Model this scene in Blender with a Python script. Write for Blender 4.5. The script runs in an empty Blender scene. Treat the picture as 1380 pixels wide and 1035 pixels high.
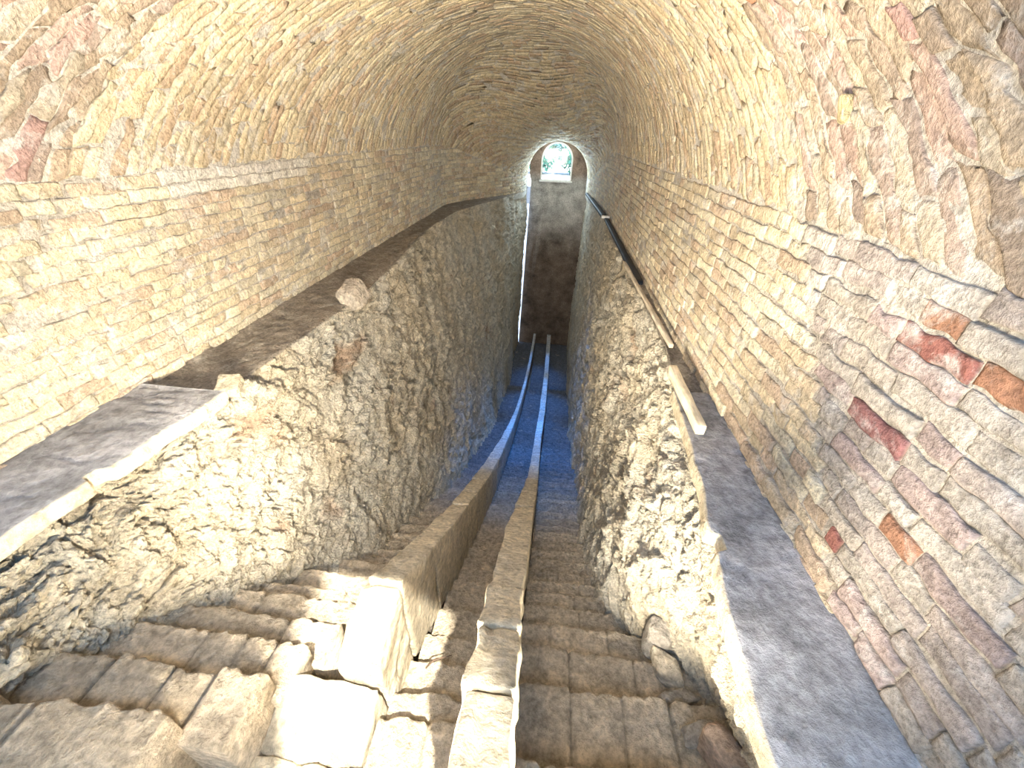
import bpy, math, random
import numpy as np
from mathutils import Vector, Matrix

COL = bpy.context.scene.collection
ZO = 1.3                                  # camera height above the ledges; all coordinates below are relative to the eye
rng = np.random.default_rng(7)

# ------------------------------------------------------------------ noise
def _h(ix, iy, iz, seed):
    n = (ix.astype(np.int64)*374761393 + iy.astype(np.int64)*668265263 + iz.astype(np.int64)*2147483647 + seed*974711) & 0xffffffff
    n = ((n ^ (n >> 13)) * 1274126177) & 0xffffffff
    n = ((n ^ (n >> 15)) * 2246822519) & 0xffffffff
    n = n ^ (n >> 16)
    return n / 4294967295.0
def vn(p, seed=0):
    p = np.asarray(p, float); i = np.floor(p); f = p-i; f = f*f*(3-2*f); i = i.astype(np.int64)
    x, y, z = i[..., 0], i[..., 1], i[..., 2]; fx, fy, fz = f[..., 0], f[..., 1], f[..., 2]
    r = 0
    for a in (0, 1):
        for b in (0, 1):
            for c in (0, 1):
                w = (fx if a else 1-fx)*(fy if b else 1-fy)*(fz if c else 1-fz)
                r = r + w*_h(x+a, y+b, z+c, seed)
    return r*2-1
def fbm(p, o=4, seed=0, g=.5):
    p = np.asarray(p, float); s = 0; a = 1; t = 0
    for k in range(o):
        s = s + a*vn(p*2.03**k + 17.3*k, seed+k); t += a; a *= g
    return s/t
def facets(p, seed=0):
    """Cellular field: each cell carries its own height and tilt, so rock reads as broken chunks. Returns (height, edge distance)."""
    p = np.asarray(p, float); i = np.floor(p).astype(np.int64)
    d1 = np.full(p.shape[:-1], 9.); d2 = d1.copy(); hh = np.zeros_like(d1)
    for a in (-1, 0, 1):
        for b in (-1, 0, 1):
            for c in (-1, 0, 1):
                x, y, z = i[..., 0]+a, i[..., 1]+b, i[..., 2]+c
                q = np.stack([x+_h(x, y, z, seed), y+_h(x, y, z, seed+1), z+_h(x, y, z, seed+2)], -1)
                v = p-q; d = (v*v).sum(-1)
                t = (_h(x, y, z, seed+3)-.5) + 1.1*((_h(x, y, z, seed+4)-.5)*v[..., 0]+(_h(x, y, z, seed+5)-.5)*v[..., 1]+(_h(x, y, z, seed+6)-.5)*v[..., 2])
                n = d < d1
                d2 = np.where(n, d1, np.minimum(d2, d)); hh = np.where(n, t, hh); d1 = np.where(n, d, d1)
    return hh, np.sqrt(d2)-np.sqrt(d1)

# ------------------------------------------------------------------ meshes
def mesh_obj(name, V, Fs, mat, col=None, parent=None, origin=(0, 0, 0), smooth=True):
    V = np.asarray(V, float).reshape(-1, 3); o = np.asarray(origin, float)
    me = bpy.data.meshes.new(name)
    me.from_pydata((V-o).tolist(), [], Fs if isinstance(Fs, list) else Fs.tolist())
    if col is not None:
        a = me.color_attributes.new('Col', 'FLOAT_COLOR', 'POINT')
        c = np.ones((len(V), 4)); c[:, :3] = np.asarray(col).reshape(-1, 3) if np.ndim(col) > 1 else col
        a.data.foreach_set('color', c.ravel())
    me.materials.append(mat)
    if smooth: me.polygons.foreach_set('use_smooth', [True]*len(me.polygons))
    me.update()
    ob = bpy.data.objects.new(name, me); COL.objects.link(ob)
    if parent is not None:
        ob.parent = parent
        ob.location = (0, 0, 0) if origin is not None else (0, 0, 0)
    else:
        ob.location = (o[0], o[1], o[2]+ZO)
    return ob
def gridf(ni, nj, base=0, flip=False):
    i, j = np.meshgrid(np.arange(ni-1), np.arange(nj-1), indexing='ij')
    a = (i*nj+j).ravel()+base
    f = np.stack([a, a+nj, a+nj+1, a+1], 1)
    return f[:, ::-1] if flip else f
def gnormal(P):
    du = np.gradient(P, axis=0); dv = np.gradient(P, axis=1); n = np.cross(du, dv)
    return n/np.maximum(np.linalg.norm(n, axis=-1, keepdims=True), 1e-9)
def tag(o, label=None, cat=None, group=None, kind=None):
    if label: o['label'] = label
    if cat: o['category'] = cat
    if group: o['group'] = group
    if kind: o['kind'] = kind
    return o
def struct(name, V, Fs, mat, col=None, label=None, cat=None):
    o = mesh_obj(name, V, Fs, mat, col); return tag(o, label, cat, None, 'structure')
def empty(name, loc, label, cat, group=None):
    o = bpy.data.objects.new(name, None); COL.objects.link(o); o.empty_display_size = .1
    o.location = (loc[0], loc[1], loc[2]+ZO); return tag(o, label, cat, group)
def part(name, V, Fs, mat, col, root, smooth=True):
    l = root.location
    return mesh_obj(name, V, Fs, mat, col, root, (l.x, l.y, l.z-ZO), smooth)

# ------------------------------------------------------------------ materials
def mat_base(name, rough=.92):
    m = bpy.data.materials.new(name); m.use_nodes = True; nt = m.node_tree
    b = nt.nodes['Principled BSDF']; b.inputs['Roughness'].default_value = rough
    b.inputs['Specular IOR Level'].default_value = .25
    return m, nt, b
def surface_mat(name, scale=9., strength=.5, dist=.02, contrast=(.72, 1.22), fine=70., smear=None, smear_cut=(.56, .7), rough=.92, streak=None):
    """Vertex colour x mottling, optional pale smears, two scales of bump (optionally stretched along streaks)."""
    m, nt, b = mat_base(name, rough); N = nt.nodes; L = nt.links
    tc = N.new('ShaderNodeTexCoord'); src = tc.outputs['Object']
    if streak:
        mp = N.new('ShaderNodeMapping'); mp.inputs['Scale'].default_value = streak; L.new(src, mp.inputs['Vector']); bsrc = mp.outputs['Vector']
    else: bsrc = src
    at = N.new('ShaderNodeAttribute'); at.attribute_name = 'Col'
    n1 = N.new('ShaderNodeTexNoise'); n1.inputs['Scale'].default_value = scale; n1.inputs['Detail'].default_value = 8; n1.inputs['Roughness'].default_value = .65
    L.new(src, n1.inputs['Vector'])
    mr = N.new('ShaderNodeMapRange'); mr.inputs['From Min'].default_value = .3; mr.inputs['From Max'].default_value = .7
    mr.inputs['To Min'].default_value, mr.inputs['To Max'].default_value = contrast
    L.new(n1.outputs['Fac'], mr.inputs['Value'])
    mx = N.new('ShaderNodeVectorMath'); mx.operation = 'SCALE'; L.new(at.outputs['Color'], mx.inputs[0]); L.new(mr.outputs['Result'], mx.inputs['Scale'])
    out = mx.outputs['Vector']
    if smear:
        n3 = N.new('ShaderNodeTexNoise'); n3.inputs['Scale'].default_value = scale*.45; n3.inputs['Detail'].default_value = 10; n3.inputs['Roughness'].default_value = .7
        n3.inputs['Distortion'].default_value = .6
        L.new(src, n3.inputs['Vector'])
        r3 = N.new('ShaderNodeMapRange'); r3.inputs['From Min'].default_value, r3.inputs['From Max'].default_value = smear_cut; L.new(n3.outputs['Fac'], r3.inputs['Value'])
        r3.inputs['To Max'].default_value = .75
        mm = N.new('ShaderNodeMix'); mm.data_type = 'RGBA'; L.new(r3.outputs['Result'], mm.inputs[0]); L.new(out, mm.inputs[6]); mm.inputs[7].default_value = (*smear, 1)
        out = mm.outputs[2]
    n2 = N.new('ShaderNodeTexNoise'); n2.inputs['Scale'].default_value = fine; n2.inputs['Detail'].default_value = 9; n2.inputs['Roughness'].default_value = .68; L.new(bsrc, n2.inputs['Vector'])
    r2 = N.new('ShaderNodeMapRange'); r2.inputs['From Min'].default_value = .36; r2.inputs['From Max'].default_value = .62; r2.inputs['To Min'].default_value = .62; r2.inputs['To Max'].default_value = 1.14
    L.new(n2.outputs['Fac'], r2.inputs['Value']); m2 = N.new('ShaderNodeVectorMath'); m2.operation = 'SCALE'; L.new(out, m2.inputs[0]); L.new(r2.outputs['Result'], m2.inputs['Scale'])
    L.new(m2.outputs['Vector'], b.inputs['Base Color'])
    ad = N.new('ShaderNodeMath'); ad.operation = 'MULTIPLY_ADD'; ad.inputs[1].default_value = 2.0; L.new(n1.outputs['Fac'], ad.inputs[0]); L.new(n2.outputs['Fac'], ad.inputs[2])
    bp = N.new('ShaderNodeBump'); bp.inputs['Strength'].default_value = strength; bp.inputs['Distance'].default_value = dist
    L.new(ad.outputs[0], bp.inputs['Height']); L.new(bp.outputs['Normal'], b.inputs['Normal'])
    return m
def plain(name, color, rough=.6, metallic=0.):
    m, nt, b = mat_base(name, rough); b.inputs['Metallic'].default_value = metallic
    N = nt.nodes; L = nt.links
    n = N.new('ShaderNodeTexNoise'); n.inputs['Scale'].default_value = 25; n.inputs['Detail'].default_value = 5
    tc = N.new('ShaderNodeTexCoord'); L.new(tc.outputs['Object'], n.inputs['Vector'])
    cr = N.new('ShaderNodeMix'); cr.data_type = 'RGBA'; cr.inputs[6].default_value = (*[c*.75 for c in color], 1); cr.inputs[7].default_value = (*[min(1, c*1.2) for c in color], 1)
    L.new(n.outputs['Fac'], cr.inputs[0]); L.new(cr.outputs[2], b.inputs['Base Color'])
    return m
M_BRICK = surface_mat('old_brick', 14, .9, .022, (.72, 1.25), 60, (.74, .71, .66), (.52, .68))
M_ROCK = surface_mat('cut_rock', 11, 1.0, .045, (.62, 1.3), 60, (.80, .74, .62), (.56, .72))
M_STEP = surface_mat('worn_stone', 12, 1.0, .035, (.65, 1.3), 38, (.70, .62, .48), (.60, .74))
M_PAR = surface_mat('parapet_stone', 10, 1.0, .035, (.75, 1.2), 34, (.82, .76, .64), (.56, .7))
M_LEDGE = surface_mat('clay_plaster', 4, .8, .03, (.6, 1.35), 22, (.52, .52, .54), (.58, .74))
M_END = surface_mat('mottled_plaster', 3.2, .35, .02, (.45, 1.35), 30)
M_WOOD = surface_mat('weathered_wood', 8, .5, .008, (.7, 1.2), 40, None, streak=(1, .1, 1))
M_DARK = plain('shade_dark', (.02, .022, .028), .55)  # stands in for shade lying on the right ledge
M_WHITE = plain('white_paint', (.8, .8, .8), .5)
M_TWIG = plain('dry_twig', (.09, .06, .04), .8)
M_LEAF = plain('leaf_green', (.04, .20, .17), .6)
M_PAVE = plain('pale_concrete', (.55, .55, .55), .85)

# ------------------------------------------------------------------ profile of the passage
def sm(a, b, x):
    t = np.clip((np.asarray(x, float)-a)/(b-a), 0, 1); return t*t*(3-2*t)
def taper(y): return sm(8.6, 12.1, y)
def XL(y): return -2.3 + 1.43*taper(y)
def XR(y): return 1.03 - .21*taper(y)
def ZS(y): return -.27 - .73*taper(y)
def arc(y, y0, z0, y1, z1):
    L = y1-y0; D = z0-z1; R = (L*L+D*D)/(2*D); yy = np.minimum(y, y1)
    return z1+R-np.sqrt(np.maximum(R*R-(y1-yy)**2, 0))
def PAR(y): return arc(np.asarray(y, float), .9, -1.54, 13, -6.0)
def ST(y): return arc(np.asarray(y, float), .9, -2.12, 13, -6.35)
YN, YF = -.8, 13.0

# ------------------------------------------------------------------ brickwork
def brick_patch(cs, half, rot, height, colr, nx, ny, seed):
    """A batch of bricks in (s,t,h) space. cs (n,2) centres, half (n,2). Returns local coordinates, faces, colours."""
    n = len(cs)
    u = np.concatenate([[-1, -1], np.linspace(-.93, .93, nx), [1, 1]]); v = np.concatenate([[-1, -1], np.linspace(-.82, .82, ny), [1, 1]])
    hu = np.concatenate([[-1.0, .55], np.ones(nx), [.55, -1.0]]); hv = np.concatenate([[-1.0, .55], np.ones(ny), [.55, -1.0]])
    U, W = np.meshgrid(u, v, indexing='ij'); H = np.minimum(hu[:, None], hv[None, :])
    mu, mv = U.shape
    S = U[None]*half[:, 0, None, None]; T = W[None]*half[:, 1, None, None]
    # worn outlines
    q = np.stack([cs[:, 0, None, None]+S, cs[:, 1, None, None]+T, np.full_like(S, seed)], -1)
    wob = .35*half[:, 1, None, None]
    jS = wob*.6*vn(q*22, seed+5)*np.abs(U)**3; jT = wob*vn(q*19, seed+6)*np.abs(W)**2
    c, s = np.cos(rot)[:, None, None], np.sin(rot)[:, None, None]
    S2 = c*(S+jS)-s*(T+jT); T2 = s*(S+jS)+c*(T+jT)
    top = height[:, None, None]*(1+.0*S) + .0045*fbm(q*16, 3, seed+7) - .010*np.clip(fbm(q*9+3, 3, seed+8)-.22, 0, 1)*4*(np.maximum(np.abs(U), np.abs(W)) ** 2)
    Hh = np.where(H[None] > .9, top, np.where(H[None] > 0, top-.004, -.012))
    P = np.stack([cs[:, 0, None, None]+S2, cs[:, 1, None, None]+T2, Hh], -1).reshape(n*mu*mv, 3)
    f0 = gridf(mu, mv); F = (f0[None]+(np.arange(n)*mu*mv)[:, None, None]).reshape(-1, 4)
    C = np.repeat(colr, mu*mv, axis=0)
    C = np.where((Hh.reshape(-1, 1) < 0), np.array([.42, .37, .31]), C)
    return P, F, C
PAL_FAR = np.array([[.72, .62, .47], [.68, .57, .43], [.62, .51, .39], [.77, .69, .55], [.60, .47, .37], [.66, .59, .48]])
PAL_FAR = PAL_FAR*np.array([1, .99, .91])
PAL_NEAR = np.array([[.48, .43, .37], [.44, .38, .34], [.53, .48, .42], [.44, .35, .32], [.50, .44, .37]])  # greyer near bricks, shade of the entrance stretch mixed into the tone
PAL_VN = np.array([[.47, .37, .27], [.43, .34, .26], [.52, .42, .31], [.42, .33, .27], [.54, .46, .35]])  # near vault bricks, their shade put into the colour too
RED = np.array([[.36, .15, .12], [.40, .21, .13], [.34, .16, .15]])
def pick(pal, n): return pal[rng.integers(0, len(pal), n)]*rng.uniform(.86, 1.12, (n, 1))

def wall_fn(side):
    def f(P):
        y, z, h = P[:, 0], P[:, 1], P[:, 2]
        x = XL(y)+h if side < 0 else XR(y)-h
        return np.stack([x, y, z], 1)
    return f
def joint_y(z): return 1.70 - 1.02*(-.45-z)          # leaning joint between the entrance arch and the long vault
def build_wall(side):
    Ps, Fs, Cs = [], [], []; base = 0
    pitch = .068; L = .255
    zb = -1.36; rows = int((1.36-.25)/pitch)+11
    jobs = {0: [], 1: [], 2: []}
    for r in range(rows):
        zt = zb+(r+.5)*pitch
        for sec in (0, 1):
            jy = float(joint_y(zt)) if zt < -.27 else 9.
            if zt > -.27 and sec == 0: continue
            ys, ye = (YN, jy-.012) if sec == 0 else ((jy+.012) if zt < -.27 else 8.6, 12.35)
            if ye-ys < .05: continue
            y = ys - (rng.uniform(0, L) if sec == 0 else (0 if r % 2 else L*.5))
            while y < ye:
                l = L*rng.choice([1, 1, 1, .5])*rng.uniform(.9, 1.08)
                a, b = max(y, ys), min(y+l, ye)
                y += l
                if b-a < .04: continue
                ym = (a+b)/2
                if zt+pitch/2 > float(ZS(ym))+.03: continue
                jobs[0 if ym < 1.7 else (1 if ym < 4.5 else 2)].append((ym, zt+.006*rng.normal()*(1 if ym < 2 else .4), (b-a)/2-.004, pitch/2-.0042, sec))
    for lod, (nx, ny) in {0: (12, 5), 1: (6, 3), 2: (2, 2)}.items():
        J = np.array(jobs[lod]); n = len(J)
        near = J[:, 4] < .5
        col = pick(PAL_FAR, n)
        cn = pick(PAL_NEAR, n) if side > 0 else pick(PAL_FAR, n)*np.array([.80, .80, .80])  # left near bricks are dimmed copies, painting in the same shade
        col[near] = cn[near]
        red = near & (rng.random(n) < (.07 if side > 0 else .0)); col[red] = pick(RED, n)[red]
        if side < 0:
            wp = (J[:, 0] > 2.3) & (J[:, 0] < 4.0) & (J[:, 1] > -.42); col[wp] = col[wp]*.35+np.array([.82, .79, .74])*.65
        low = np.clip((-1.0-J[:, 1])/.35, 0, 1)*(J[:, 0] < 2.6)
        ht = .009+.0035*rng.normal(size=n)+low*rng.uniform(-.006, .020, n)
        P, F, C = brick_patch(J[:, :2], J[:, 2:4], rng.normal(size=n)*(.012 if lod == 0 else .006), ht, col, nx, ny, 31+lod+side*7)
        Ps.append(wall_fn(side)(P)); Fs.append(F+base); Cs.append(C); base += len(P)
    ys = np.concatenate([np.linspace(YN, 2, 150), np.linspace(2.03, 6, 90), np.linspace(6.06, YF, 70)]); zs = np.linspace(-1.5, -.2, 60)
    Y, Z = np.meshgrid(ys, zs, indexing='ij'); Zc = np.minimum(Z, ZS(Y)+.02) 
    q = np.stack([Y, Zc, Y*0], -1); h = -.001+.004*fbm(q*14, 4, 3)
    jd = np.abs(Y-joint_y(Zc)); h = h-.02*np.exp(-(jd/.012)**2)
    P = wall_fn(side)(np.stack([Y, Zc, h], -1).reshape(-1, 3))
    Fs.append(gridf(*Y.shape, base, flip=side > 0)); Ps.append(P)
    mc = np.array([.52, .47, .40])*(1+.25*fbm(q*6, 3, 9).reshape(-1, 1)); Cs.append(mc)
    return np.concatenate(Ps), np.concatenate(Fs), np.concatenate(Cs)
V, F, C = build_wall(-1); struct('wall_left', V, F, M_BRICK, C, 'left brick wall under the vault, standing on the wide earth ledge', 'wall')
V, F, C = build_wall(1); struct('wall_right', V, F, M_BRICK, C, 'right brick wall with some red bricks, close to the viewer', 'wall')

def vault_fn(P):
    """(y0, phi, h): courses stand on edge and lean, so a ring runs away from the viewer as it climbs."""
    y0, ph, h = P[:, 0], P[:, 1], P[:, 2]
    s = np.sin(np.clip(ph, 0, np.pi))
    y = y0 + 1.35*1.66*s*(.55+.45*s)
    y = np.where(y > YF, YF, y)
    xl, xr, zs = XL(y), XR(y), ZS(y); a = (xr-xl)/2; c = (xl+xr)/2; r = a-h
    return np.stack([c-r*np.cos(ph), y, zs+r*np.sin(ph)], 1)
def build_vault():
    Ps, Fs, Cs = [], [], []; base = 0; pitch = .078; RAD = 1.66
    jobs = {0: [], 1: [], 2: []}; dphi = .255/RAD
    yj = 1.86; y = yj-.035
    rings = []
    while y > -3.4: rings.append((y, 0)); y -= pitch
    y = yj+.04
    while y < 12.6: rings.append((y, 1)); y += pitch
    for k, (y0, sec) in enumerate(rings):
        ph = -dphi*rng.uniform(.1, .9) if sec == 0 else -(dphi*.5 if k % 2 else 0)
        while ph < np.pi:
            l = dphi*rng.choice([1, 1, 1, .5])*rng.uniform(.88, 1.1)
            a, b = max(ph, .004), min(ph+l, np.pi-.004); ph += l
            if b-a < .03: continue
            pm = (a+b)/2; s = math.sin(pm); yy = y0+1.35*1.66*s*(.55+.45*s)
            if yy < -.45 or yy > 12.9: continue
            jobs[0 if yy < 2.4 else (1 if yy < 5.5 else 2)].append((y0+.006*rng.normal()*(sec == 0), pm, pitch/2-.0045, (b-a)/2-.003, sec, yy))
    for lod, (nx, ny) in {0: (5, 11), 1: (3, 6), 2: (2, 2)}.items():
        J = np.array(jobs[lod]); n = len(J); near = J[:, 4] < .5
        col = pick(PAL_FAR, n)*np.array([1.0, .97, .92]); cn = pick(PAL_VN, n); pk = rng.random(n) < .2; cn[pk] = (pick(PAL_NEAR, n)*np.array([1.1, .9, .85]))[pk]; col[near] = cn[near]
        red = near & (rng.random(n) < .025); col[red] = pick(RED, n)[red]*1.25
        cs = J[:, :2]*np.array([1, RAD]); hf = J[:, 2:4]*np.array([1, RAD])
        ht = .009+.004*rng.normal(size=n)
        P, F, Cc = brick_patch(cs, hf, rng.normal(size=n)*(.02 if lod == 0 else .006), ht, col, nx, ny, 61+lod)
        P[:, 1] /= RAD
        P[:, 1] = np.clip(P[:, 1], 0, np.pi)
        Ps.append(vault_fn(P)); Fs.append(F+base); Cs.append(Cc); base += len(P)
    ys = np.concatenate([np.linspace(-3.6, 2.4, 260), np.linspace(2.42, 6, 90), np.linspace(6.06, YF, 70)]); ph = np.linspace(0, np.pi, 150)
    Y, Q = np.meshgrid(ys, ph, indexing='ij'); q = np.stack([Y, Q*RAD, Y*0], -1)
    h = .001+.0045*fbm(q*13, 4, 5) - .02*np.exp(-((Y-yj)/.012)**2)
    P = vault_fn(np.stack([Y, Q, h], -1).reshape(-1, 3))
    keep = P[:, 1].reshape(Y.shape) > -1.2
    f = gridf(*Y.shape); ok = keep.ravel()[f].all(1) & (P[f][:, :, 1].max(1) > -.47) & ~((P[f][:, :, 1].min(1)) >= YF-1e-6)
    Fs.append(f[ok]+base); Ps.append(P); Cs.append(np.array([.60, .55, .48])*(1+.25*fbm(q*6, 3, 9).reshape(-1, 1)))
    return np.concatenate(Ps), np.concatenate(Fs), np.concatenate(Cs)
V, F, C = build_vault(); struct('ceiling', V, F[:, ::-1], M_BRICK, C, 'barrel vault of worn bricks laid on edge', 'ceiling')

# ------------------------------------------------------------------ cut rock sides of the trench
LT = np.array([(-1, -1.92), (.74, -1.90), (1.04, -1.87), (1.65, -1.79), (2.4, -1.76), (3.6, -1.70), (5.0, -1.82), (6.5, -1.95), (8.3, -1.86), (9.4, -1.55), (10.4, -1.22), (11.5, -1.0), (12.5, -.95), (12.8, -.84), (13, -.84)])
LB = np.array([(-1, -1.62), (.4, -1.60), (.6, -1.60), (.75, -1.48), (.9, -1.36), (1.15, -1.30), (1.35, -1.22), (1.7, -1.19), (2.75, -1.11), (5, -1.0), (6, -.93), (8.3, -.89), (10.5, -.92), (12.5, -.97), (12.8, -.93), (13, -.93)])
RT = np.array([(-1, .66), (.45, .68), (.77, .69), (1.42, .79), (2.2, .85), (3, .90), (4.5, .90), (7, .91), (8.4, .94), (11, .86), (13, .87)])
RB = np.array([(-1, .84), (.5, .90), (.85, .90), (1.0, .86), (1.25, .68), (1.6, .50), (2.6, .49), (4.5, .62), (8.2, .74), (13, .82)])
def ip(t, y): return np.interp(y, t[:, 0], t[:, 1])
def STL(y):                                           # the left flight is a little higher at its head
    y = np.asarray(y, float); return np.where(y < 1.75, ST(y)+.0+.42*np.clip((1.75-y)/1.4, 0, 1)**1.6, ST(y))
def rock(side, nu, nw):
    ya = np.concatenate([np.linspace(-.8, .3, 30, endpoint=False), .3*((12.9 if side < 0 else 13.05)/.3)**np.linspace(0, 1, nu)])
    sh = 26; w = np.concatenate([np.linspace(-1, 0, sh, endpoint=False), np.linspace(0, 1, nw)])
    Y, W = np.meshgrid(ya, w, indexing='ij')
    T, B = (LT, LB) if side < 0 else (RT, RB)
    xt, xb = ip(T, Y), ip(B, Y); xw = XL(Y)-.03 if side < 0 else XR(Y)+.03
    zt = -1.335; zb = (STL(Y) if side < 0 else ST(Y))-.45
    wf = np.clip(W, 0, 1); ws = np.clip(-W, 0, 1)
    vis = (zt-(zb+.35))/np.maximum(zt-zb, .05)
    bl = np.clip(wf/np.clip(vis, .3, 1), 0, 1)
    bl = np.where(side < 0, bl**1.05, bl**.85)
    X = np.where(W < 0, xt+(xw-xt)*ws, xt+(xb-xt)*bl)
    Z = np.where(W < 0, zt+.04*ws*0, zt+(zb-zt)*wf)
    # round the lip
    lip = np.exp(-(W/.05)**2)
    X = X + (.03 if side > 0 else -.03)*lip; Z = Z-.02*lip
    P = np.stack([X, Y, Z], -1); n = gnormal(P)
    inward = 1. if side < 0 else -1.
    n = n*np.where((n[..., 0]*inward+n[..., 2]) < 0, -1, 1)[..., None]
    q = P.copy()
    # strata dip along the passage
    qs = np.stack([q[..., 0]*1.0, q[..., 1]*.8+q[..., 2]*.35*(1 if side < 0 else -.4), q[..., 2]*1.0-q[..., 1]*.25], -1)
    qs = qs+.10*np.stack([fbm(q*4, 2, 71), fbm(q*4, 2, 72), fbm(q*4, 2, 73)], -1)
    f1, e1 = facets(qs*np.array([4.2, 3.6, 6.0]), 11+side); f2, e2 = facets(qs*np.array([12, 10, 17]), 21+side); f3, e3 = facets(qs*np.array([30, 26, 40]), 41+side)
    amp = np.where(W < 0, .35, 1.0-.62*sm(.35, .95, wf))     # chunky at the top, smoother below
    amp = amp*(1-.55*sm(6, 11, Y)) if side > 0 else amp*(1-.35*sm(8, 12, Y))
    d = .065*fbm(q*1.7, 3, 5+side) + amp*(.062*f1+.040*f2+.022*f3+.030*fbm(q*7, 4, 8)) + .010*fbm(q*26, 3, 9)
    d = d - amp*.020*np.clip(.10-e1, 0, .1)*10*np.clip(fbm(q*2.5, 2, 33)+.4, 0, 1) - amp*.016*np.clip(.12-e2, 0, .12)*8
    if side < 0:                                            # vertical flutes where the far rock turns towards the end wall
        vf = sm(5.5, 8.5, Y)*(W > 0); d = d*(1-.25*vf)+vf*.07*fbm(np.stack([X*2, Y*2.6, Z*.35], -1), 4, 77)
    d = np.where(W < 0, d*.45-.012, d)
    inwall = np.clip((ws-.72)/.28, 0, 1); d = d*(1-inwall)
    # the plastered slabs of the ledge rest on a straight edge near the viewer
    nr = (1-sm(1.55, 1.9, Y)) if side < 0 else (1-sm(1.9, 2.3, Y))
    d = d - nr*.05*np.exp(-(W/.16)**2)
    P = P+n*d[..., None]
    cmix = np.clip(.5+1.2*fbm(q*2.3, 4, 91), 0, 1)[..., None]
    c = np.array([.70, .60, .44])*(1-cmix)+np.array([.76, .70, .58])*cmix
    rd = np.clip((fbm(q*np.array([3, 2.2, 3])+5, 3, 19)-.42)*5, 0, 1)[..., None]*np.where(W < .6, 1, .2)[..., None]; c = c*(1-rd)+np.array([.60, .44, .31])*rd
    c = np.where((W < 0)[..., None], np.array([.40, .34, .27]), c)
    c = c*(1+.12*f2[..., None])
    f = gridf(*Y.shape, 0, flip=side > 0)
    return P.reshape(-1, 3), f, c.reshape(-1, 3)
V, F, C = rock(-1, 620, 230); struct('wall_trench_left', V, F, M_ROCK, C, 'left side of the trench, rough hewn pale rock', 'rock wall')
V, F, C = rock(1, 560, 200); struct('wall_trench_right', V, F, M_ROCK, C, 'right side of the trench, crumbling sunlit pale rock', 'rock wall')

# ------------------------------------------------------------------ ledges of clay plaster near the viewer
def ledge(side, y1, zt=-1.30):
    ya = np.linspace(-.8, y1, 190); prof = np.array([0, .02, .08, .2, .35, .5, .65, .8, .9, .96, .985, 1, 1.002, 1.0])
    pz = np.array([0]*10+[-.002, -.010, -.035, -.07])
    Y, U = np.meshgrid(ya, prof, indexing='ij'); T = LT if side < 0 else RT
    xe = ip(T, Y)+(.035 if side < 0 else -.03); xw = XL(Y)-.02 if side < 0 else XR(Y)+.02
    seg = .0
    brk = (fbm(np.stack([Y*1.6, Y*0+side, Y*0], -1), 2, 4) > .05).astype(float)
    rag = .018*fbm(np.stack([Y*6, Y*0, Y*0+side], -1), 4, 6) - .04*np.where((Y > 1.02) & (Y < 1.09), 1, 0) - .03*np.clip(Y-1.3, 0, 1)*(side < 0)
    e = U**4
    X = xw+(xe-xw)*U + (1 if side < 0 else -1)*rag*e
    Z = zt+np.broadcast_to(pz, Y.shape)+.007*fbm(np.stack([X*3, Y*3, X*0], -1), 4, 2)*(U < .99) - .012*np.clip(fbm(np.stack([X*1.5+9, Y*1.5, X*0], -1), 3, 8)-.1, 0, 1)
    cr = np.abs(fbm(np.stack([X*1.3+3, Y*1.9, X*0+side], -1), 4, 55)); Z = Z-.014*np.exp(-(cr/.012)**2)*(U < .98)
    if side > 0: Z = Z+.0
    P = np.stack([X, Y, Z], -1)
    c = np.array([.37, .36, .36])*(1+.3*fbm(P*4, 4, 12)[..., None])
    c = np.where((U > .975)[..., None], np.array([.62, .53, .38]), c)  # edge face painted paler, as if catching the light
    end = P[-1].copy(); n = len(prof)
    V = np.concatenate([P.reshape(-1, 3), end-np.array([0, -.01, .09])])
    f = gridf(*Y.shape, 0, flip=side > 0); b = (len(ya)-1)*n; ff = [[b+i, b+i+1, len(ya)*n+i+1, len(ya)*n+i] for i in range(n-1)]
    return V, np.concatenate([f, np.array(ff)]), np.concatenate([c.reshape(-1, 3), np.tile([.5, .42, .3], (n, 1))])
V, F, C = ledge(-1, 1.72); struct('floor_left', V, F, M_LEDGE, C, 'clay plastered ledge along the left brick wall', 'floor')
V, F, C = ledge(1, 2.15); struct('floor_right', V, F, M_LEDGE, C, 'clay plastered ledge along the right brick wall', 'floor')

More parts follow.
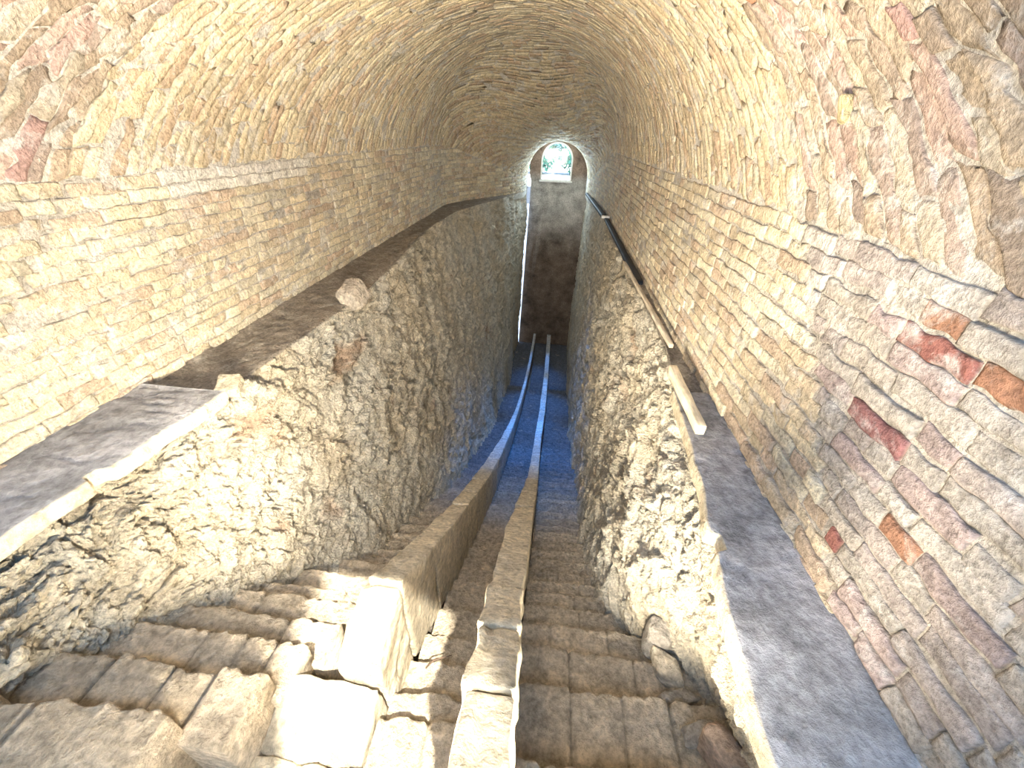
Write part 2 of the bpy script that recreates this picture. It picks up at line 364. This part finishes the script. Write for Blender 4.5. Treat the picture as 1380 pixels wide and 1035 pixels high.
# ------------------------------------------------------------------ stone blocks
def noisy_box(lo, hi, r, seed, amp=.006, res=.03, streak=None, nmax=22, freq=14):
    lo = np.array(lo, float); hi = np.array(hi, float); D = hi-lo; n = [int(np.clip(d/res, 2, nmax)) for d in D]
    V, Fs, b = [], [], 0
    for ax in range(3):
        for sgn in (0, 1):
            a1, a2 = [k for k in range(3) if k != ax]
            t1 = np.unique(np.concatenate([[0, r*.35/D[a1], 1-r*.35/D[a1], 1], np.linspace(0, 1, n[a1]+1)])); t2 = np.unique(np.concatenate([[0, r*.35/D[a2], 1-r*.35/D[a2], 1], np.linspace(0, 1, n[a2]+1)]))
            A, B = np.meshgrid(t1, t2, indexing='ij'); P = np.zeros(A.shape+(3,)); P[..., a1] = A; P[..., a2] = B; P[..., ax] = sgn
            V.append((lo+P*D).reshape(-1, 3)); f = gridf(*A.shape, b, flip=(sgn == 0) ^ (ax == 1)); Fs.append(f); b += A.size
    V = np.concatenate(V); F = np.concatenate(Fs)
    key = np.round(V, 6); _, idx, inv = np.unique(key, axis=0, return_index=True, return_inverse=True); V = V[idx]; F = inv.reshape(-1)[F]
    inner = np.clip(V, lo+r, hi-r); d = V-inner; l = np.linalg.norm(d, axis=1, keepdims=True); nrm = d/np.maximum(l, 1e-9)
    V = inner+nrm*r
    s = np.array(streak if streak else (1, 1, 1))
    V = V+nrm*(amp*fbm(V*s*freq, 4, seed)+amp*1.5*fbm(V*4, 2, seed+3)-.8*amp*np.clip(fbm(V*s*9+4, 3, seed+9)-.15, 0, 1)*4)[:, None]
    return V, F

STONE_NEAR = np.array([.72, .62, .45]); STONE = np.array([.55, .46, .34])
TRK = np.array([.50, .50, .50])
def parapet(name, xo, xi, label, near):
    """xo/xi: edge tables (y, x). Regular blocks follow the curve; `near` lists the broken blocks at the head."""
    root = empty(name, ((xo[0][1]+xi[0][1])/2, .9, float(PAR(.9))-.6), label, 'parapet')
    xo = np.array(xo); xi = np.array(xi)
    k = 0
    for (a, b, c0, c1, z0, z1, zb) in near:
        V, F = noisy_box((0, 0, 0), (1, b-a, 1), .06, 100+k, 0, .05); 
        V, F = noisy_box((c0, a, zb), (c1, b, max(z0, z1)), .018, 200+k*7+int(abs(c0)*50), .010, .018, nmax=34)
        t = (V[:, 1]-a)/(b-a); zt = z0+(z1-z0)*t; top = max(z0, z1)
        V[:, 2] = V[:, 2]-(top-zt)*np.clip((V[:, 2]-zb)/(top-zb), 0, 1)
        g = np.abs(fbm(V*np.array([5, 4, 0])+k, 3, 300+k)); V[:, 2] -= .02*np.exp(-(g/.035)**2)
        part('stone_block', V, F, M_PAR, np.tile(STONE_NEAR*rng.uniform(.92, 1.06), (len(V), 1)), root); k += 1
    y = max([n[1] for n in near]+[.2])
    while y < 12.9:
        l = rng.uniform(.30, .42)*(1+y*.10); e = min(y+l, 12.95)
        if 12.95-e < .25: e = 12.95
        hgt = float(np.interp(y, [.9, 3, 6, 9, 13], [.62, .56, .40, .22, .14]))
        V, F = noisy_box((0, 0, 0), (1, e-y-.006, 1), .012, 400+k, 0, .03)
        w = .13
        V, F = noisy_box((-w/2, y+.003, -hgt), (w/2, e-.003, 0), .010, 500+k*3, .006 if y < 5 else .004, .03 if y < 3 else .08, streak=(1, 1, .25), nmax=20)
        yy = V[:, 1]; o, i = np.interp(yy, xo[:, 0], xo[:, 1]), np.interp(yy, xi[:, 0], xi[:, 1])
        V[:, 0] = (o+i)/2+V[:, 0]/w*np.abs(i-o); V[:, 2] += PAR(yy)
        t = float(sm(2.5, 4.5, y)); part('stone_block', V, F, M_PAR, np.tile((STONE_NEAR*(1-t)+np.array([.72, .72, .72])*t)*rng.uniform(.93, 1.05), (len(V), 1)), root)
        y = e; k += 1
    return root
parapet('stone_parapet', [(.2, -.64), (.9, -.62), (2, -.62), (3.2, -.62), (4, -.60), (7, -.47), (10, -.41), (13, -.38)], [(.2, -.48), (1, -.48), (2.25, -.48), (3.2, -.46), (5, -.44), (7, -.40), (10, -.34), (13, -.29)],
        'left curved stone parapet beside the middle steps, its near end broken and brightly lit',
        [(.16, .40, -.90, -.50, -1.86, -1.84, -2.5), (.405, .62, -.87, -.49, -1.86, -1.76, -2.5), (.625, .88, -.66, -.485, -1.66, -1.56, -2.4)])
parapet('stone_parapet', [(.1, -.10), (.3, -.11), (.9, -.14), (1.86, -.145), (3.3, -.05), (5.4, -.01), (7, .03), (10, .09), (13, .10)], [(.1, .01), (.9, .0), (1.9, .03), (3.3, .07), (5.4, .10), (7, .16), (10, .21), (13, .23)],
        'right curved stone parapet beside the right hand steps, narrower with a complete top', [(.12, .40, -.115, .012, -.86, -1.08, -1.9), (.405, .66, -.125, .008, -1.085, -1.32, -2.2), (.665, .95, -.14, .005, -1.325, -1.575, -2.3)])

# ------------------------------------------------------------------ flights of steps
def step_mesh(xl, xr, y0, y1, z, zb, seed, joints=(), fine=True):
    W = xr-xl; nx = int(np.clip(W/(.008 if fine else .03), 8, 120)); x = np.linspace(0, 1, nx)
    L = y1-y0; r = min(.012, L*.2)
    pts = [(y0, zb), (y0, z-.002)]
    m = 14 if fine else 5
    pts += [(y0+L*t, z) for t in np.linspace(.04, .90, m)] + [(y1-r, z), (y1-r*.3, z-r*.3), (y1, z-r)] + [(y1, z-r-(z-r-zb)*t) for t in (.15, .4, .7)] + [(y1, zb)]
    P = np.array(pts); npn = len(P)
    Xg = xl+W*x[:, None]+0*P[None, :, 0]; Yg = np.broadcast_to(P[None, :, 0], Xg.shape).copy(); Zg = np.broadcast_to(P[None, :, 1], Xg.shape).copy()
    tr = (np.arange(npn) >= 2) & (np.arange(npn) < npn-1); t = np.clip((Yg-y0)/L, 0, 1)
    q = np.stack([Xg, Yg, Zg], -1)
    one = np.stack([Xg, Xg*0+seed*1.7, Xg*0], -1)
    jag = .018*fbm(one*np.array([6, 1, 1]), 2, seed)+.014*fbm(one*np.array([34, 1, 1]), 2, seed+1)
    jag = jag*min(1, L/.16)
    Yg = Yg+np.where(tr, jag*t**1.5, 0)
    flute = .0035*fbm(np.stack([Xg*34, Yg*2.5, Xg*0+seed], -1), 3, seed+2)+.007*fbm(np.stack([Xg*6, Yg*3, Xg*0+seed], -1), 3, seed+4)
    Zg = Zg+np.where((np.arange(npn) >= 2) & (np.arange(npn) < npn-4), flute*(.4+.6*t)-.016*t**4*(.4+.6*vn(one*np.array([7, 1, 1]), seed+5)) + .004*fbm(q*30, 3, seed+6), 0)*min(1, L/.12)
    C = np.tile(STONE*1.12, Xg.shape+(1,)).astype(float)
    edges = [0]+list(joints)+[1]
    for a, b in zip(edges[:-1], edges[1:]):
        mk = (x >= a) & (x <= b); C[mk] *= rng.uniform(.82, 1.15); Zg[mk] += rng.uniform(-.004, .004); Yg[mk] += np.where(tr, rng.uniform(-.010, .010), 0)*t[mk]
    for j in joints:
        k = np.exp(-((x-j)*W/.007)**2)[:, None]; Zg -= np.where(tr, .014*k, 0); Yg -= np.where(tr, .016*k*t, 0); C *= (1-.4*k[..., None])
    V = np.stack([Xg, Yg, Zg], -1).reshape(-1, 3); F = gridf(nx, npn).tolist()
    F += [list(range(npn-1, -1, -1))[::-1], [(nx-1)*npn+i for i in range(npn)][::-1]]
    F.append([i*npn for i in range(nx)]+[i*npn+npn-1 for i in range(nx-1, -1, -1)])
    return V, F, C.reshape(-1, 3)
def flight(label, treads, loc, nm='stone_staircase'):
    root = empty(nm, loc, label, 'staircase')
    for k, (xl, xr, y0, y1, z, zb, j) in enumerate(treads):
        V, F, C = step_mesh(xl, xr, y0, y1, z, zb, int(1000+k*13+abs(loc[0])*100), j, y1 < 2.2)
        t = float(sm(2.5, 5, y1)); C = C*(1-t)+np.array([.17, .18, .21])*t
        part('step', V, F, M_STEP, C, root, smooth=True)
    return root
def far_noses(y):
    out = []
    while y < 9.2:
        y += float(np.interp(y, [1.5, 3, 6, 9], [.165, .19, .24, .30])); out.append(y)
    return out+[12.95]
def rj(n): return tuple(np.sort(rng.uniform(.12, .9, n)))
def xin(t, y): return float(ip(t, y))
# right flight
ns = [.22, .49, .80, 1.05, 1.23, 1.42, 1.58, 1.73]; ns += far_noses(1.73)
tr = []; p = -.05
JR = {2: (.26, .5, .72), 3: (.27, .62, .86), 4: (.2, .6), 1: (.3, .55, .8)}
for k, y in enumerate(ns):
    z = float(ST(y)); zb = float(ST(y+.35))-.12
    xr_ = xin(RB, y)+.12 if y > 1 else .92
    tr.append((float(np.interp(y, [0, .9, 1.9, 3.3, 5.4, 7, 10, 13], [.018, .008, .035, .075, .105, .165, .215, .235])), xr_, p-.03, y, z, zb, JR.get(k, rj(1) if y < 2 else ())))
    p = y
flight('right flight of worn stone steps between the right parapet and the right rock face', tr, (.3, .22, -1.6))
# middle flight
ns = [.30, .56, .68, .85, 1.04, 1.26, 1.46, 1.62, 1.78]; ns += far_noses(1.78)
tr = []; p = .02
for k, y in enumerate(ns):
    z = float(ST(y)); zb = float(ST(y+.35))-.12
    tr.append((float(np.interp(y, [0, 2, 4, 7, 10, 13], [-.485, -.485, -.455, -.405, -.345, -.295])), float(np.interp(y, [0, .9, 1.86, 3.3, 5.4, 7, 10, 13], [-.10, -.132, -.14, -.05, -.01, .03, .085, .10])), p-.03, y, z, zb, (.5,) if k == 1 else ()))
    p = y
flight('narrow middle flight of short ribbed steps between the two parapets', tr, (-.3, .3, -1.7))
# left flight
lt = [(.375, -1.50, -1.72, -1.01), (.55, -1.62, -1.72, -.86), (.72, -1.75, -1.66, -.83), (.86, -1.87, -1.55, -.79), (1.02, -1.99, -1.5, -.66), (1.15, -2.12, -1.45, -.64), (1.35, -2.31, -1.38, -.63), (1.58, -2.54, -1.36, -.63), (1.75, -2.72, -1.33, -.63)]
tr = []; p = .0
JL = {0: (.42,), 1: (.36, .62, .8), 2: (.5, .7, .85), 3: (.7,)}
for k, (y, z, xl, xr_) in enumerate(lt):
    tr.append((xl, xr_, p-.03, y, z, z-.62, JL.get(k, rj(1)))); p = y
for y in far_noses(1.75):
    tr.append((xin(LB, y)-.14, float(np.interp(y, [0, 3.2, 4, 7, 10, 13], [-.625, -.625, -.605, -.475, -.415, -.385])), p-.03, y, float(ST(y)), float(ST(y+.35))-.12, ())); p = y
flight('left flight of broad worn stone steps between the left rock face and the left parapet', tr, (-1.1, .3, -2.0))

ys = np.linspace(-.9, 13.2, 80); xs = np.linspace(-2.2, 1.3, 8); Y, X = np.meshgrid(ys, xs, indexing='ij')
struct('floor_trench', np.stack([X, Y, ST(Y)-.30], -1).reshape(-1, 3), gridf(*Y.shape, 0, True), M_STEP, np.tile([.3, .25, .2], (Y.size, 1)), 'earth bed under the steps', 'floor')

# ------------------------------------------------------------------ end wall with its arched window
WX, WZ0, WSP, WR = -.06, -1.15, -.64, .42            # centre, sill, springing, radius of the opening
def outline(n_arch=28, off=0.):
    a = np.linspace(0, np.pi, n_arch); pts = [(WX+(WR+off)*math.cos(t), WSP+(WR+off)*math.sin(t)) for t in a]
    z = np.linspace(WSP, WZ0-off, 9)[1:]; pts += [(WX-WR-off, q) for q in z]
    x = np.linspace(WX-WR-off, WX+WR+off, 13)[1:]; pts += [(q, WZ0-off) for q in x]
    pts += [(WX+WR+off, q) for q in z[::-1][1:]]
    return np.array(pts)
o = outline(); n = len(o); c = np.array([WX, -.75]); d = o-c
lo, hi = np.array([-1.35, -6.9]), np.array([1.3, .35])
tt = np.min(np.where(d > 0, (hi-c)/np.where(d == 0, 1e-9, d), (lo-c)/np.where(d == 0, 1e-9, d)), axis=1)
rect = c+d*tt[:, None]
for corner in ((lo[0], lo[1]), (hi[0], lo[1]), (lo[0], hi[1]), (hi[0], hi[1])):
    rect[np.argmin(((rect-np.array(corner))**2).sum(1))] = corner
lf = rect[:, 0] < -.6; rect[lf, 0] = np.maximum(rect[lf, 0], np.where(rect[lf, 1] < -1.15, -.765+.026*(rect[lf, 1]+1.2), np.where(rect[lf, 1] < .3, -.82, -1.35)))   # left edge cut back, adding a slit that shows as a bright seam
lev = np.linspace(0, 1, 12)**1.5
G = o[None]+(rect-o)[None]*lev[:, None, None]
V = np.stack([G[..., 0], np.full(G.shape[:2], YF), G[..., 1]], -1)
back = np.stack([o[:, 0], np.full(n, YF+.28), o[:, 1]], -1)[None]
V = np.concatenate([back, V]); R, S = V.shape[:2]
F = []
for i in range(R-1):
    for j in range(S): F.append([i*S+j, i*S+(j+1) % S, (i+1)*S+(j+1) % S, (i+1)*S+j])
q = V.reshape(-1, 3); tz = sm(-3.2, -1.9, q[:, 2])[:, None]; C = np.array([.17, .13, .10])*(1-tz)+np.array([.50, .48, .46])*tz  # shade painted in: the plaster colour darkens towards the bottom
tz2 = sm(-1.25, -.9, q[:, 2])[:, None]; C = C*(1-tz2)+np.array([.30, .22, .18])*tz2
struct('wall_far', q, F, M_END, C, 'end wall of mottled plaster with shade painted into its lower part, below the arched window', 'wall')
def tube(path, r, seg=8, closed=False):
    P = np.array(path, float); m = len(P); t = np.gradient(P, axis=0) if not closed else np.roll(P, -1, 0)-np.roll(P, 1, 0); t /= np.linalg.norm(t, axis=1, keepdims=True)+1e-9
    ref = np.array([0, 1., 0]) if closed else np.array([0.13, .2, 1.]); a = np.cross(t, ref); a /= np.linalg.norm(a, axis=1, keepdims=True)+1e-9; b = np.cross(t, a)
    rr = np.broadcast_to(np.asarray(r, float), (m,)); th = np.linspace(0, 2*np.pi, seg, endpoint=False)
    V = P[:, None]+rr[:, None, None]*(np.cos(th)[None, :, None]*a[:, None]+np.sin(th)[None, :, None]*b[:, None])
    F = []
    for i in range(m if closed else m-1):
        for j in range(seg): F.append([i*seg+j, i*seg+(j+1) % seg, ((i+1) % m)*seg+(j+1) % seg, ((i+1) % m)*seg+j])
    if not closed: F += [list(range(seg))[::-1], [(m-1)*seg+j for j in range(seg)]]
    return V.reshape(-1, 3), F
wroot = empty('window_1', (WX, YF, WZ0), 'small arched window high in the end wall, with a thin white frame', 'window'); wroot['kind'] = 'structure'
oo = outline(off=.004); V, F = tube(np.stack([oo[:, 0], np.full(len(oo), YF-.015), oo[:, 1]], -1), .022, 8, True)
part('window_frame', V, F, M_WHITE, None, wroot)
V, F = noisy_box((WX-.47, YF-.05, WZ0-.05), (WX+.47, YF+.03, WZ0), .006, 3, .001, .1); part('window_sill', V, F, M_WHITE, None, wroot)
mg = bpy.data.materials.new('window_glass'); mg.use_nodes = True; nt = mg.node_tree; nt.nodes.clear()
ou = nt.nodes.new('ShaderNodeOutputMaterial'); tp = nt.nodes.new('ShaderNodeBsdfTransparent'); tp.inputs[0].default_value = (.9, .97, .97, 1); gl = nt.nodes.new('ShaderNodeBsdfGlossy'); gl.inputs['Roughness'].default_value = .05
ms = nt.nodes.new('ShaderNodeMixShader'); ms.inputs[0].default_value = .06; nt.links.new(tp.outputs[0], ms.inputs[1]); nt.links.new(gl.outputs[0], ms.inputs[2]); nt.links.new(ms.outputs[0], ou.inputs[0])
oi = outline(off=-.01); V = np.stack([oi[:, 0], np.full(len(oi), YF+.10), oi[:, 1]], -1); part('pane', V, [list(range(len(oi)))], mg, None, wroot, False)

# outside beyond the window
V, F = noisy_box((-7, YF+.6, -1.9), (7, YF+16, -1.42), .03, 5, .004, .8); o = struct('terrain', V, F, M_PAVE, None, 'pale paved ground outside the arched window', 'ground')
def shrub(x, y, z, r, seed, label):
    root = empty('shrub', (x, y, z), label, 'shrub'); g = np.random.default_rng(seed); n = 1500
    v = g.normal(size=(n, 3)); v /= np.linalg.norm(v, axis=1, keepdims=True); c = v*np.array([r, r*.8, r*1.3])*g.uniform(.55, 1, (n, 1))+np.array([x, y, z+r*1.25])
    a = g.normal(size=(n, 3)); a /= np.linalg.norm(a, axis=1, keepdims=True); b = np.cross(a, v); l = .10
    V = np.stack([c-a*l, c+b*l*.5, c+a*l, c-b*l*.5], 1).reshape(-1, 3); F = np.arange(4*n).reshape(n, 4)
    part('foliage', V, F, M_LEAF, None, root, False)
    V, F = tube([(x, y, z), (x+.03, y, z+r*.8), (x, y, z+r*1.8)], [.06, .045, .02]); part('trunk', V, F, M_TWIG, None, root)
for sx, sd, w in ((-.80, 1, 'left one of two'), (.66, 2, 'right one of two')):
    shrub(sx, YF+5.4, -1.42, .80, sd, 'leafy green shrub outside the arched window, '+w)

# ------------------------------------------------------------------ unseen wall added behind the viewer, its gap shapes the sun patch
def slab(x0, x1, z0, z1):
    return noisy_box((x0, -1.05, z0), (x1, -.82, z1), .01, 4, .003, .2)
Vs, Fs, b = [], [], 0
for a in ((-2.6, -.22, -2.6, 4.2), (.62, 1.4, -2.6, 4.2), (-.22, .62, -2.6, -1.25)):
    V, F = slab(*a); Vs.append(V); Fs.append(F+b); b += len(V)
V = np.concatenate(Vs); struct('wall_sun_mask', V, np.concatenate(Fs), M_BRICK, np.tile([.5, .42, .32], (len(V), 1)), 'unseen wall added behind the viewer to shape the sun patch', 'wall')

# ------------------------------------------------------------------ loose things
def stone(loc, size, seed, label, colr=(.55, .46, .34), group=None, name='loose_stone', rot=0.):
    V, F = noisy_box((-size[0]/2, -size[1]/2, 0), (size[0]/2, size[1]/2, size[2]), min(size)*.28, seed, min(size)*.10, min(size)/5, freq=5/min(size)*.3)
    g = np.random.default_rng(seed); k = g.normal(size=(3, 3))*.22+np.eye(3); V = V@k.T
    V[:, 2] -= V[:, 2].min()
    c, s = math.cos(rot), math.sin(rot); V = V@np.array([[c, -s, 0], [s, c, 0], [0, 0, 1]]).T
    o = mesh_obj(name, V+np.array(loc), F, M_STEP, np.tile(colr, (len(V), 1)), None, loc); return tag(o, label, 'stone', group)
stone((.71, 1.13, -2.30), (.10, .10, .16), 1, 'grey upright stone leaning on the right rock face, farthest of the loose stones', (.42, .38, .33), 'loose stones by the right steps')
stone((.735, .98, -2.235), (.12, .09, .08), 2, 'small pale cube shaped stone at the edge of the right steps', (.6, .52, .4), 'loose stones by the right steps')
stone((.74, .86, -2.235), (.13, .10, .13), 3, 'grey flat sided stone against the right rock face below the pale cube shaped one', (.48, .42, .34), 'loose stones by the right steps', rot=.5)
stone((.715, .68, -2.035), (.09, .12, .16), 4, 'tall grey stone shard beside the widest right step', (.50, .44, .36), 'loose stones by the right steps')
stone((.80, .60, -2.035), (.10, .12, .16), 5, 'pinkish smooth stone, rightmost of the stones beside the right steps', (.62, .46, .34), 'loose stones by the right steps', rot=.3)
stone((-1.70, 3.35, -1.42), (.13, .2, .16), 6, 'pale square block jutting from the lip of the left rock face', (.60, .52, .42), None, 'jutting_stone', .3)
stone((-1.80, 1.80, -1.36), (.14, .16, .09), 7, 'broken pale lump at the far end of the plastered left ledge', (.62, .54, .40), None, 'ledge_lump', .4)
stone((.985, 1.80, .06), (.05, .06, .085), 21, 'small pale yellow stone set among the bricks at the right side of the vault', (.80, .66, .38), None, 'yellow_stone')
V, F = tube([(-.40, .80, -2.045), (-.375, .83, -2.035), (-.335, .85, -2.04), (-.295, .86, -2.028)], [.003, .004, .003, .002], 6)
tag(mesh_obj('twig', V, F, M_TWIG, None, None, (-.36, .83, -2.05)), 'thin dark twig lying on a middle step between the parapets', 'twig')

def board(name, x0, y0, x1, y1, w, h, z, mat, colr, label, cat, seed):
    L = math.hypot(x1-x0, y1-y0); a = math.atan2(x1-x0, y1-y0)
    V, F = noisy_box((-w/2, 0, 0), (w/2, L, h), min(w, h)*.2, seed, .003, .04, streak=(1, .15, 1), nmax=60)
    c, s = math.cos(-a), math.sin(-a); V = V@np.array([[c, -s, 0], [s, c, 0], [0, 0, 1]]).T+np.array([x0, y0, z])
    return tag(mesh_obj(name, V, F, mat, np.tile(colr, (len(V), 1)), None, (x0, y0, z)), label, cat)
board('shade_strip', .955, 4.3, .955, 8.05, .08, .05, -1.34, M_DARK, (.05, .05, .06), 'dark strip of painted shade on the right ledge, nearer of two lengths', 'shade strip', 1)  # dark strips put where the ledge only lies in shade
board('shade_strip', .94, 8.3, .80, 11.7, .10, .06, -1.34, M_DARK, (.05, .05, .06), 'dark strip of painted shade on the right ledge, farther of two lengths', 'shade strip', 2)
board('white_bracket', .87, 8.17, 1.03, 8.17, .10, .05, -1.32, M_WHITE, (.8, .8, .8), 'small white bar crossing the gap between the dark strips', 'bracket', 3)
board('wooden_pole', .885, 5.0, .935, 2.75, .035, .035, -1.31, M_WOOD, (.62, .54, .42), 'thin pale wooden pole lying along the right ledge', 'pole', 4)
board('wooden_plank', .845, 2.36, .845, 1.72, .05, .06, -1.30, M_WOOD, (.74, .64, .46), 'short splintered pale plank at the edge of the right ledge', 'plank', 5)

# ------------------------------------------------------------------ camera
F_PX = 540.0
fwd = np.array([757-690, -(180-517.5), -F_PX]); fwd /= np.linalg.norm(fwd)
r = math.radians(2.4); hd = np.array([math.cos(r), -math.sin(r), 0]); up = np.cross(hd, fwd); up /= np.linalg.norm(up)
if up[1] < 0: up = -up
xx = np.cross(fwd, up); Mr = np.array([xx, fwd, up])
cam = bpy.data.cameras.new('camera'); co = bpy.data.objects.new('camera', cam); COL.objects.link(co)
cam.sensor_width = 36; cam.lens = 36*F_PX/1380; cam.clip_start = .01; cam.clip_end = 200
co.matrix_world = Matrix([[*Mr[0], 0], [*Mr[1], 0], [*Mr[2], ZO], [0, 0, 0, 1]])
bpy.context.scene.camera = co

# ------------------------------------------------------------------ light
def lamp(kind, name, loc, target, energy, color, **kw):
    l = bpy.data.lights.new(name, kind); l.energy = energy; l.color = color
    for k, v in kw.items(): setattr(l, k, v)
    o = bpy.data.objects.new(name, l); COL.objects.link(o); o.location = (loc[0], loc[1], loc[2]+ZO)
    d = Vector(target)-Vector(loc); o.rotation_euler = d.to_track_quat('-Z', 'Y').to_euler(); return o
lamp('SUN', 'sun', (0, 0, 2), (-.45, 1.0, 0), 11, (1, .93, .80), angle=.02)
def bounce(name, loc, tgt, e, ang, c=(1, .89, .70), blend=1.0, r=.16):  # unseen spots added to imitate light thrown back off the stone
    lamp('SPOT', name, loc, tgt, e, c, spot_size=math.radians(ang), spot_blend=blend, shadow_soft_size=r)
bounce('bounce_to_left_wall', (.28, -.35, -.95), (-2.1, 2.9, -.75), 800, 84)
bounce('bounce_to_right_wall', (-.62, -.35, -1.05), (1.0, 2.7, -.85), 720, 76)
bounce('bounce_to_vault', (-.4, -.35, -1.0), (-.55, 3.1, 1.5), 1250, 74)
bounce('bounce_to_left_rock', (-.50, .05, -.85), (-1.5, 2.4, -1.9), 300, 62, r=.10)
bounce('bounce_to_right_rock', (.22, -.05, -1.30), (.72, 2.1, -1.95), 360, 54, r=.08)
bounce('bounce_ahead', (-.2, -.35, -.95), (-.3, 6, -1.6), 15, 60)
bounce('steps_fill', (-.35, -.55, 1.5), (-.40, .75, -2.0), 170, 52, (1, .84, .62))  # added unseen spot that brightens the steps
lamp('AREA', 'entrance_sky', (-.4, -.70, .6), (-.5, 1.4, -1.6), 56, (.33, .60, 1), shape='RECTANGLE', size=2.2, size_y=.9)
for nm, ty, e in (('window_beam_low', 10.4, 500), ('window_beam_mid', 8.2, 1200), ('window_beam_high', 6.2, 2000), ('window_beam_far', 4.4, 2600)):
    lamp('SPOT', nm, (WX, YF-.08, -.6), (-.08, ty, float(ST(ty))), e, (.05, .32, 1), spot_size=math.radians(20), spot_blend=.9, shadow_soft_size=.15)
lamp('AREA', 'window_sky', (WX, YF-.05, -.7), (WX, YF-3.5, -.7), 40, (.6, .82, 1), shape='RECTANGLE', size=.75, size_y=.8)
w = bpy.data.worlds.new('world'); bpy.context.scene.world = w; w.use_nodes = True
bg = w.node_tree.nodes['Background']; bg.inputs[0].default_value = (.55, .72, 1, 1); bg.inputs[1].default_value = 1.2
sc = bpy.context.scene
sc.view_settings.view_transform = 'Standard'; sc.view_settings.look = 'None'; sc.view_settings.exposure = 1.08; sc.view_settings.gamma = 1.0
